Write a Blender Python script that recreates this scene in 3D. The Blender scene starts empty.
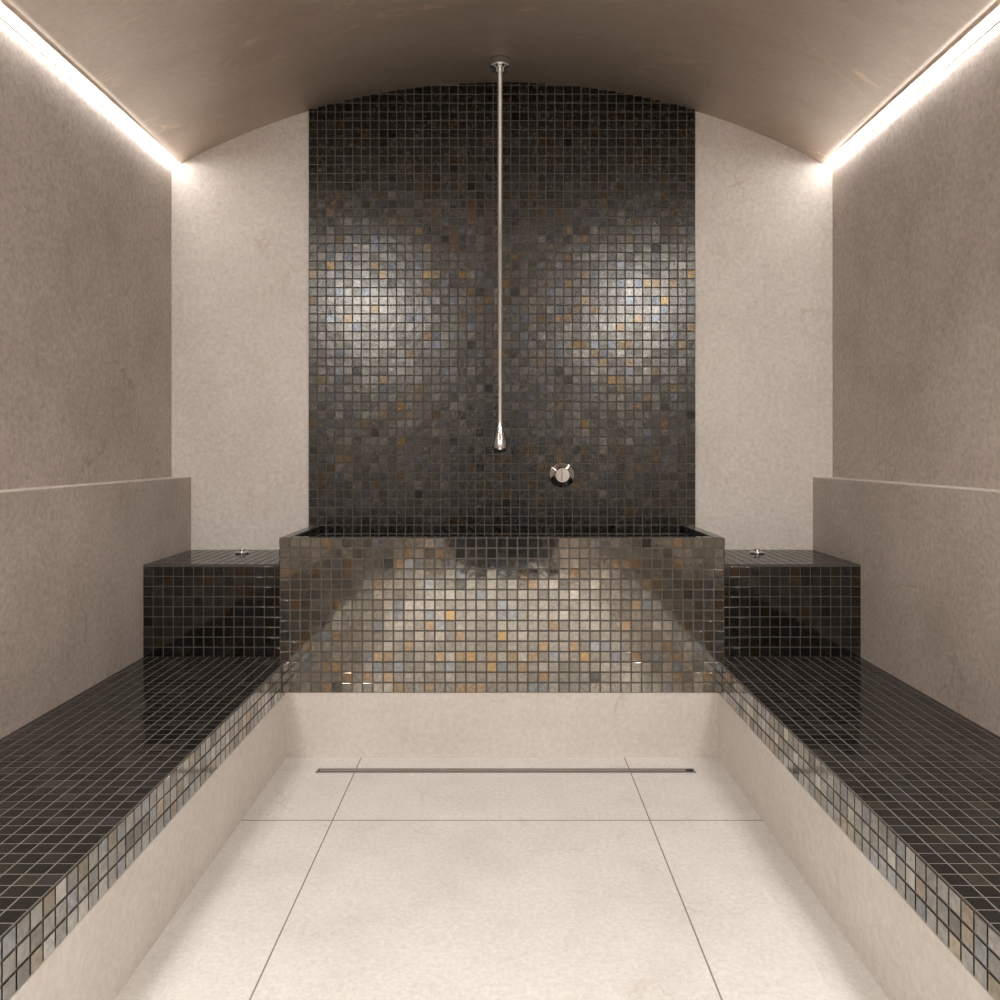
import bpy, math, random
from mathutils import Vector
random.seed(7)
R = random.random
sc = bpy.context.scene
sc.view_settings.view_transform = 'Standard'

# ---------------- key dimensions (metres) ----------------
P = 0.047                       # mosaic pitch
YW, YR = 4.28, -1.8             # back wall / rear wall
XW = 1.773                      # side walls
XP = 1.668                      # parapet inner face
XB = 0.986                      # bench nosing
ZB = 0.436                      # bench top
ZL = 0.295                      # bottom of tile band
YF = 3.64                       # basin front
YS = 3.72                       # shoulder front
XBA = 1.0105                    # basin half width
ZBA = 1.0                       # basin rim
ZS = 0.866                      # shoulder top
ZP = 1.256                      # parapet top
RV, ZC = 3.647, 1.39+1.979      # vault radius, crown
XV = 1.722                      # vault edge
CAMZ = 1.39
def ceil_z(x): return ZC-(RV-math.sqrt(RV*RV-x*x))

# ---------------- materials ----------------
def nm(name):
    m = bpy.data.materials.new(name); m.use_nodes = True
    nt = m.node_tree; b = nt.nodes['Principled BSDF']
    return m, nt, b
def stone(name, base, dark, light, rough=0.6, scale=1.0, stretch=(1,1,1), grain=0.10, bump=0.15, vein=0.15):
    m, nt, b = nm(name); N = nt.nodes.new; L = nt.links.new
    tc = N('ShaderNodeTexCoord'); mp = N('ShaderNodeMapping')
    mp.inputs['Scale'].default_value = stretch
    L(tc.outputs['Object'], mp.inputs['Vector'])
    n1 = N('ShaderNodeTexNoise'); n1.inputs['Scale'].default_value = 2.2*scale; n1.inputs['Detail'].default_value = 8; n1.inputs['Roughness'].default_value=.65
    L(mp.outputs[0], n1.inputs['Vector'])
    r1 = N('ShaderNodeValToRGB'); e = r1.color_ramp.elements
    e[0].position=.32; e[0].color=(*dark,1); e[1].position=.7; e[1].color=(*light,1)
    k = r1.color_ramp.elements.new(.5); k.color=(*base,1)
    L(n1.outputs[0], r1.inputs[0])
    n2 = N('ShaderNodeTexNoise'); n2.inputs['Scale'].default_value = 45*scale; n2.inputs['Detail'].default_value = 8; n2.inputs['Roughness'].default_value=.8
    L(mp.outputs[0], n2.inputs['Vector'])
    r2 = N('ShaderNodeValToRGB'); e=r2.color_ramp.elements
    g=1-grain*2; e[0].position=.3; e[0].color=(g,g*.985,g*.97,1); e[1].position=.62; e[1].color=(1,1,1,1)
    L(n2.outputs[0], r2.inputs[0])
    mx = N('ShaderNodeMix'); mx.data_type='RGBA'; mx.blend_type='MULTIPLY'; mx.inputs[0].default_value=1
    L(r1.outputs[0], mx.inputs[6]); L(r2.outputs[0], mx.inputs[7])
    n3 = N('ShaderNodeTexNoise'); n3.inputs['Scale'].default_value = 1.6*scale; n3.inputs['Detail'].default_value = 10; n3.inputs['Distortion'].default_value=.6
    L(mp.outputs[0], n3.inputs['Vector'])
    r3 = N('ShaderNodeValToRGB'); e=r3.color_ramp.elements
    e[0].position=.490; e[0].color=(1,1,1,1); e[1].position=.510; e[1].color=(1,1,1,1)
    k=e.new(.5); v=1-vein; k.color=(v,v*.95,v*.88,1)
    L(n3.outputs[0], r3.inputs[0])
    n4 = N('ShaderNodeTexNoise'); n4.inputs['Scale'].default_value=3*scale; L(tc.outputs['Object'], n4.inputs['Vector'])
    mr = N('ShaderNodeMapRange'); mr.inputs[1].default_value=.5; mr.inputs[2].default_value=.68; L(n4.outputs[0], mr.inputs[0])
    mx2 = N('ShaderNodeMix'); mx2.data_type='RGBA'; mx2.blend_type='MULTIPLY'
    L(mr.outputs[0], mx2.inputs[0]); L(mx.outputs[2], mx2.inputs[6]); L(r3.outputs[0], mx2.inputs[7])
    L(mx2.outputs[2], b.inputs['Base Color'])
    n5 = N('ShaderNodeTexNoise'); n5.inputs['Scale'].default_value=160; n5.inputs['Detail'].default_value=3
    L(mp.outputs[0], n5.inputs['Vector'])
    bp = N('ShaderNodeBump'); bp.inputs['Strength'].default_value=bump; bp.inputs['Distance'].default_value=.004
    L(n5.outputs[0], bp.inputs['Height']); L(bp.outputs[0], b.inputs['Normal'])
    b.inputs['Roughness'].default_value=rough
    b.inputs['Specular IOR Level'].default_value=.3
    return m
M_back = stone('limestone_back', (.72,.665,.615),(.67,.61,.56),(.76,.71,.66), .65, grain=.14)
M_side_dim = stone('limestone_side_dimmed', (.51,.445,.395),(.45,.385,.335),(.57,.505,.45), .65, grain=.19, vein=.25)  # side stone darkened in colour to stand in for dimmer light
M_floor= stone('limestone_floor',(.80,.775,.735),(.74,.71,.67),(.84,.815,.78), .5, scale=1.4, grain=.12, vein=.12)
M_base = stone('limestone_base', (.66,.61,.56),(.62,.57,.52),(.70,.655,.605), .6)
M_ceil = stone('polished_stucco', (.83,.70,.585),(.75,.62,.51),(.87,.75,.64), .38, scale=1.1, stretch=(.5,1.6,1), grain=.10, bump=.06, vein=-.4)
def simple(name, col, rough, metal=0, emis=None, st=0):
    m, nt, b = nm(name)
    n = nt.nodes.new('ShaderNodeTexNoise'); n.inputs['Scale'].default_value=40
    mr = nt.nodes.new('ShaderNodeMapRange'); mr.inputs[3].default_value=rough*.85; mr.inputs[4].default_value=min(1,rough*1.15)
    nt.links.new(n.outputs[0], mr.inputs[0]); nt.links.new(mr.outputs[0], b.inputs['Roughness'])
    b.inputs['Base Color'].default_value=(*col,1); b.inputs['Metallic'].default_value=metal
    if emis: b.inputs['Emission Color'].default_value=(*emis,1); b.inputs['Emission Strength'].default_value=st
    return m
M_grout = simple('grout',(.12,.108,.097),.9)
M_groutl= simple('grout_bench',(.15,.13,.115),.9)
M_groutd= simple('grout_dark',(.07,.063,.056),.9)
M_joint = simple('floor_joint',(.28,.235,.2),.9)
M_chrome= simple('chrome',(.75,.75,.76),.1,1)
M_steel = simple('brushed_steel',(.45,.42,.4),.3,1)
M_dark  = simple('dark_slot',(.02,.02,.02),.6)
M_glass = simple('dark_glass',(.01,.01,.012),.08)
M_frost = simple('frosted_glass',(.32,.30,.28),.5)
M_led   = simple('led_diffuser',(1,1,1),.5,0,(1,.98,.96),34)
M_alu   = simple('aluminium_profile',(.55,.52,.48),.5,.6)

def tilemat(name, metal, rough, spec=.5, bump=.13):
    m, nt, b = nm(name); N=nt.nodes.new; L=nt.links.new
    a = N('ShaderNodeAttribute'); a.attribute_name='tilecol'
    tc = N('ShaderNodeTexCoord')
    n = N('ShaderNodeTexNoise'); n.inputs['Scale'].default_value=55; n.inputs['Detail'].default_value=4
    L(tc.outputs['Object'], n.inputs['Vector'])
    mr = N('ShaderNodeMapRange'); mr.inputs[1].default_value=.3; mr.inputs[2].default_value=.7; mr.inputs[3].default_value=.75; mr.inputs[4].default_value=1.2
    L(n.outputs[0], mr.inputs[0])
    mx = N('ShaderNodeVectorMath'); mx.operation='SCALE'; L(a.outputs['Color'], mx.inputs[0]); L(mr.outputs[0], mx.inputs['Scale'])
    L(mx.outputs[0], b.inputs['Base Color'])
    b.inputs['Metallic'].default_value=metal; b.inputs['Specular IOR Level'].default_value=spec
    mr2 = N('ShaderNodeMapRange'); mr2.inputs[3].default_value=rough*.6; mr2.inputs[4].default_value=rough*1.5
    L(n.outputs[0], mr2.inputs[0]); L(mr2.outputs[0], b.inputs['Roughness'])
    n2 = N('ShaderNodeTexNoise'); n2.inputs['Scale'].default_value=28; L(tc.outputs['Object'], n2.inputs['Vector'])
    bp = N('ShaderNodeBump'); bp.inputs['Strength'].default_value=bump; bp.inputs['Distance'].default_value=.004
    L(n2.outputs[0], bp.inputs['Height']); L(bp.outputs[0], b.inputs['Normal'])
    return m
M_tv = tilemat('iridescent_mosaic', 1.0, .085, bump=.07)
M_tw = tilemat('iridescent_wall_mosaic', 1.0, .24, bump=.2)
M_th = tilemat('black_glazed_mosaic', .0, .08, .36, .08)

# ---------------- mesh builder ----------------
class MB:
    def __init__(s): s.v=[]; s.f=[]; s.m=[]; s.c=[]; s.mats=[]; s.sm=[]
    def mi(s,m):
        if m not in s.mats: s.mats.append(m)
        return s.mats.index(m)
    def face(s,idx,m,c=(1,1,1),sm=False): s.f.append(idx); s.m.append(s.mi(m)); s.c.append(c); s.sm.append(sm)
    def box(s,x0,x1,y0,y1,z0,z1,m):
        b=len(s.v)
        s.v+= [(x,y,z) for z in (z0,z1) for y in (y0,y1) for x in (x0,x1)]
        for q in ((0,2,3,1),(4,5,7,6),(0,1,5,4),(2,6,7,3),(0,4,6,2),(1,3,7,5)): s.face([b+i for i in q],m)
    def tile(s,o,u,v,n,u0,u1,v0,v1,m,c):
        g=.0026; u0+=g;u1-=g;v0+=g;v1-=g
        if u1-u0<.004 or v1-v0<.004: return
        hs=.35 if m is M_th else 1; ts=.5 if m is M_th else (.35 if m is M_tv else .6)
        tu=(R()-.5)*.0016*ts; tv=(R()-.5)*.0016*ts
        b=len(s.v)
        for ins,h in ((0,-.0005),(.0005,.0032),(.0012,.0038)):
            ii=min(ins,(u1-u0)*.4,(v1-v0)*.4)
            for (a,d,sa,sd) in ((u0+ii,v0+ii,-1,-1),(u1-ii,v0+ii,1,-1),(u1-ii,v1-ii,1,1),(u0+ii,v1-ii,-1,1)):
                hh = h*hs + ((sa*tu+sd*tv) *.5 if ins>.001 else 0)
                s.v.append(tuple(o+u*a+v*d+n*hh))
        for r in range(2):
            for i in range(4):
                j=(i+1)%4
                s.face([b+r*4+i,b+r*4+j,b+r*4+4+j,b+r*4+4+i],m,c)
        s.face([b+8,b+9,b+10,b+11],m,c)
    def revolve(s,c,prof,m,axis='z',seg=32,closed=True):
        b=len(s.v); n=len(prof)
        for (r,h) in prof:
            for i in range(seg):
                a=2*math.pi*i/seg; x=r*math.cos(a); y=r*math.sin(a)
                if axis=='z': s.v.append((c[0]+x,c[1]+y,c[2]+h))
                elif axis=='y': s.v.append((c[0]+x,c[1]-h,c[2]+y))
                else: s.v.append((c[0]+h,c[1]+x,c[2]+y))
        for k in range(n-1):
            for i in range(seg):
                j=(i+1)%seg
                s.face([b+k*seg+i,b+k*seg+j,b+(k+1)*seg+j,b+(k+1)*seg+i],m,sm=True)
        s.face([b+i for i in range(seg)][::-1],m); s.face([b+(n-1)*seg+i for i in range(seg)],m)
    def make(s,name):
        me=bpy.data.meshes.new(name); me.from_pydata(s.v,[],s.f)
        for m in s.mats: me.materials.append(m)
        me.polygons.foreach_set('material_index',s.m)
        me.polygons.foreach_set('use_smooth',s.sm)
        at=me.color_attributes.new('tilecol','FLOAT_COLOR','CORNER')
        d=[]
        for p in me.polygons:
            d+= [*s.c[p.index],1.0]*p.loop_total
        at.data.foreach_set('color',d)
        me.update()
        o=bpy.data.objects.new(name,me); sc.collection.objects.link(o); return o

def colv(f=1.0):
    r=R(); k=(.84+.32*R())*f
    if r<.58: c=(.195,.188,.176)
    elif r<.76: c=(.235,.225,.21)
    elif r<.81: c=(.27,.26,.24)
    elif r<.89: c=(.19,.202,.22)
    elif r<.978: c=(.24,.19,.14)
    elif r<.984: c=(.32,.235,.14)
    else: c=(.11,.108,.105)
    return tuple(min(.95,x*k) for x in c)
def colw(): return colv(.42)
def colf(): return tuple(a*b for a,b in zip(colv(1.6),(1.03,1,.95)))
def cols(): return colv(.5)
def colh():
    r=R(); k=.6+.8*R()
    if r<.78: c=(.013,.012,.011)
    elif r<.92: c=(.022,.021,.022)
    else: c=(.03,.026,.020)
    return tuple(x*k for x in c)
def colb():
    r=R(); k=.75+.4*R()
    if r<.45: c=(.36,.35,.33)
    elif r<.7: c=(.50,.49,.46)
    elif r<.82: c=(.35,.365,.385)
    elif r<.90: c=(.38,.335,.27)
    else: c=(.24,.23,.22)
    return tuple(x*k for x in c)
X=Vector((1,0,0)); Y=Vector((0,1,0)); Z=Vector((0,0,1))
def grid(mb,o,u,v,n,u0,u1,v0,v1,m,cf,topf=None,uo=None,vo=None):
    uo=u0 if uo is None else uo; vo=v0 if vo is None else vo
    i0=math.floor((u0-uo)/P+1e-6); i1=math.ceil((u1-uo)/P-1e-6)
    j0=math.floor((v0-vo)/P+1e-6); j1=math.ceil((v1-vo)/P-1e-6)
    for i in range(i0,i1):
        a=max(u0,uo+i*P); b=min(u1,uo+(i+1)*P)
        for j in range(j0,j1):
            c=max(v0,vo+j*P); d=min(v1,vo+(j+1)*P)
            if topf:
                d=min(d,topf((a+b)/2))
                if d-c<.01: continue
            mb.tile(o,u,v,n,a,b,c,d,m,cf())

# ---------------- room shell ----------------
def boxobj(name,*a):
    mb=MB(); mb.box(*a); return mb.make(name)
boxobj('wall_back',-XW-.12,XW+.12,YW+.012,YW+.15,-.1,3.55,M_back)
boxobj('wall_left',-XW-.12,-XW,YR,YW+.012,-.1,3.55,M_side_dim)
boxobj('wall_right',XW,XW+.12,YR,YW+.012,-.1,3.55,M_side_dim)
boxobj('wall_rear',-XW-.12,XW+.12,YR-.15,YR,-.1,3.55,M_side_dim)
mb=MB(); mb.box(-XW,XW,YR,YW,-.1,-.001,M_joint)
xs=[-.99,-.64,.558,.99]; ys=[YR,-.58,.62,1.82,3.02,YF+.02]; g=.0026; gy=.0042
for i in range(3):
    for j in range(5):
        mb.box(xs[i]+g,xs[i+1]-g,ys[j]+gy,ys[j+1]-gy,-.001,0,M_floor)
mb.make('floor')
mb=MB(); n=96; b=0
for k in range(n+1):
    x=-XV+2*XV*k/n; z=ceil_z(x)
    mb.v += [(x,YR,z),(x,YW+.012,z),(x,YR,z+.12),(x,YW+.012,z+.12)]
for k in range(n):
    a=k*4; c=a+4
    mb.face([a,a+1,c+1,c],M_ceil,sm=True); mb.face([a+2,c+2,c+3,a+3],M_ceil,sm=True)
    mb.face([a,c,c+2,a+2],M_ceil); mb.face([a+1,a+3,c+3,c+1],M_ceil)
mb.face([0,2,3,1],M_ceil); a=n*4; mb.face([a,a+1,a+3,a+2],M_ceil)
mb.make('ceiling')

zt=ceil_z(XV)
for s in (-1,1):
    mb=MB()
    def bx(xa,xb,*r):
        x0,x1=sorted((s*xa,s*xb)); mb.box(x0,x1,*r)
    bx(XV+.002,XW-.002,YR+.01,YW,zt+.030,zt+.06,M_alu)       # channel back
    bx(XW-.006,XW-.002,YR+.01,YW,zt-.012,zt+.03,M_alu)       # wall-side fin, added to keep strip light off the wall
    bx(XV+.002,XW-.026,YR+.01,YW,zt+.004,zt+.03,M_alu)       # flange under vault edge
    bx(XW-.022,XW-.008,YR+.02,YW-.01,zt-.007,zt+.028,M_led)  # protruding diffuser
    mb.make('led_strip_light')

# added fill lights, unseen on the vault flanks above the entrance half
LX=1.46; LY=-.5; LL=2.2
for s in (-1,1):
    x=s*LX; z=ceil_z(LX)-.014; w=.18; h=LL/2+.02
    mb=MB()
    mb.box(-w,-w+.015,-h,h,-.014,.05,M_alu); mb.box(w-.015,w,-h,h,-.014,.05,M_alu)
    mb.box(-w+.015,w-.015,-h,-h+.015,-.014,.05,M_alu); mb.box(-w+.015,w-.015,h-.015,h,-.014,.05,M_alu)
    ob=mb.make('added_fill_light'); ob.location=(x,LY,z); ob.rotation_euler=(0,math.asin(x/RV),0)
    ld=bpy.data.lights.new('fill_lamp','AREA'); ld.shape='RECTANGLE'; ld.size=.32; ld.size_y=LL; ld.energy=98; ld.color=(1,.985,.965)
    lo=bpy.data.objects.new('fill_lamp',ld); sc.collection.objects.link(lo); lo.location=(0,0,-.008); lo.parent=ob

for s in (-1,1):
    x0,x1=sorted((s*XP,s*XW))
    mb=MB(); mb.box(x0,x1,YR,YW+.012,0,ZP-.002,M_side_dim)
    mb.box(x0,x1,YR,YW+.012,ZP-.002,ZP,M_base)  # lit top edge put into colour as a thin paler skin
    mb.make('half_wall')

for s in (-1,1):
    mb=MB()
    x0,x1=sorted((s*(XB-.003),s*XP)); mb.box(x0,x1,YR,YF+.01,0,ZL,M_base)
    x0,x1=sorted((s*XB,s*XP)); mb.box(x0,x1,YR,YS,ZL,ZB,M_groutl)
    grid(mb,Vector((0,0,ZB)),X*s,Y,Z,XB,XP,YR,YS,M_th,colh,vo=YF)
    grid(mb,Vector((s*XB,0,0)),Y,Z,X*-s,YR,YF,ZL,ZB,M_tv,colb,uo=YF)
    mb.make('tiled_bench')

mb=MB(); yb=YW
mb.box(-.984,.984,YF+.002,yb,0,ZL,M_base)
mb.box(-XB,XB,YF,yb,ZL,ZB,M_grout)
mb.box(-XBA,XBA,YF,yb,ZB,.78,M_grout)
mb.box(-XBA,XBA,YF,YF+P,.78,ZBA,M_grout)
mb.box(-XBA,-XBA+P,YF+P,yb,.78,ZBA,M_grout); mb.box(XBA-P,XBA,YF+P,yb,.78,ZBA,M_grout)
F=Vector((0,YF,0))
grid(mb,F,X,Z,-Y,-XB,XB,ZL,ZB,M_tv,colf,uo=-XBA)
grid(mb,F,X,Z,-Y,-XBA,XBA,ZB,ZBA,M_tv,colf,uo=-XBA,vo=ZL)
T=Vector((0,0,ZBA))
grid(mb,T,X,Y,Z,-XBA,XBA,YF,YF+P,M_th,colh)
for s in (-1,1):
    grid(mb,T,X*s,Y,Z,XBA-P,XBA,YF+P,yb,M_th,colh)
    grid(mb,Vector((s*(XBA-P),0,0)),Y,Z,X*-s,YF+P,yb,.78,ZBA,M_th,colh,vo=ZBA-5*P)
    grid(mb,Vector((s*XBA,0,0)),Y,Z,X*s,YF,yb,ZS-.05,ZBA,M_tv,cols,vo=ZBA-5*P)
grid(mb,Vector((0,0,.78)),X,Y,Z,-XBA+P,XBA-P,YF+P,yb,M_th,colh)
mb.make('water_basin')

for s in (-1,1):
    mb=MB(); x0,x1=sorted((s*XBA,s*XP)); mb.box(x0,x1,YS,YW+.012,0,ZS,M_groutd)
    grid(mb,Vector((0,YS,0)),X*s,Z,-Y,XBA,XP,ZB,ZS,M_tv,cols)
    grid(mb,Vector((0,0,ZS)),X*s,Y,Z,XBA,XP,YS,YW+.01,M_th,colh)
    mb.make('tiled_plinth')

mb=MB(); hw=22*P
z0=.78
for i in range(44):
    a=-hw+i*P; b=a+P
    mb.box(a,b,YW,YW+.012,z0,max(ceil_z(a),ceil_z(b)),M_grout)
grid(mb,Vector((0,YW,0)),X,Z,-Y,-hw,hw,z0,3.5,M_tw,colw,topf=lambda x:ceil_z(x),vo=ZBA)
mb.make('mosaic_wall_panel')

# ---------------- fittings ----------------
mb=MB(); c=(-.01,4.04,0); zc=ceil_z(0)
mb.revolve((c[0],c[1],0),[(.056,zc+.002),(.056,zc-.036),(.052,zc-.044),(.026,zc-.046),(.024,zc-.062),(.0135,zc-.066),(.0135,1.56),
  (.0145,1.53),(.019,1.50),(.028,1.465),(.035,1.438),(.037,1.420),(.035,1.404),(.028,1.392),(.025,1.390),(.023,1.397)],M_chrome)
mb.make('ceiling_shower_spout')

mb=MB(); kc=(.32,YW-.004,1.267)
mb.revolve(kc,[(.068,0),(.068,.006),(.064,.010),(.040,.011),(.040,.045),(.037,.05)],M_chrome,axis='y',seg=40)
mb.box(.32-.004,.32+.004,YW-.075,YW-.05,1.267-.03,1.267+.04,M_chrome)
mb.make('shower_valve_knob')

for x in (-1.34,1.316):
    mb=MB(); mb.revolve((x,4.13,ZS+.0025),[(.036,0),(.036,.005),(.031,.008),(.014,.009),(.012,.015),(.016,.017),(.016,.021),(.010,.023)],M_chrome)
    mb.make('water_outlet')

mb=MB(); y0,y1=3.463,3.508
mb.box(-.806,.84,y0,y0+.006,0,.003,M_steel); mb.box(-.806,.84,y1-.006,y1,0,.003,M_steel)
mb.box(-.806,-.80,y0,y1,0,.003,M_steel); mb.box(.834,.84,y0,y1,0,.003,M_steel)
mb.box(-.80,.834,y0+.006,y1-.006,0,.001,M_dark)
mb.box(-.795,-.27,y0+.013,y1-.013,.001,.0035,M_steel); mb.box(-.25,.80,y0+.013,y1-.013,.001,.0035,M_steel)
mb.box(-.272,-.248,y0+.008,y1-.008,.001,.004,M_steel)
mb.make('linear_floor_drain')

mb=MB(); w=.6; yr=YR+.002; H=2.6
mb.box(-w,-.01,yr,yr+.012,0,H,M_glass)
mb.box(.01,w,yr,yr+.012,0,1.3,M_glass); mb.box(.01,w,yr,yr+.012,1.3,H,M_frost)
mb.box(-.01,.01,yr,yr+.02,0,H,M_dark)
mb.box(-w-.04,-w,yr,yr+.03,0,H+.04,M_steel); mb.box(w,w+.04,yr,yr+.03,0,H+.04,M_steel); mb.box(-w,w,yr,yr+.03,H,H+.04,M_steel)
for x in (-.08,.08):
    mb.revolve((x,yr+.05,.9),[(.012,0),(.012,.5)],M_chrome,seg=16)
    mb.box(x-.006,x+.006,yr+.01,yr+.05,.95,.97,M_chrome); mb.box(x-.006,x+.006,yr+.01,yr+.05,1.33,1.35,M_chrome)
mb.make('door_1')

# ---------------- world & camera ----------------
w=bpy.data.worlds.new('World'); sc.world=w; w.use_nodes=True
w.node_tree.nodes['Background'].inputs[0].default_value=(.8,.8,.8,1); w.node_tree.nodes['Background'].inputs[1].default_value=.3
cd=bpy.data.cameras.new('Camera'); cam=bpy.data.objects.new('Camera',cd); sc.collection.objects.link(cam)
cam.location=(0,0,CAMZ); cam.rotation_euler=(math.pi/2,0,0)
cd.sensor_fit='HORIZONTAL'; cd.sensor_width=36; cd.lens=36*.8; cd.shift_x=-.002; cd.shift_y=-.048
cd.clip_start=.02
sc.camera=cam
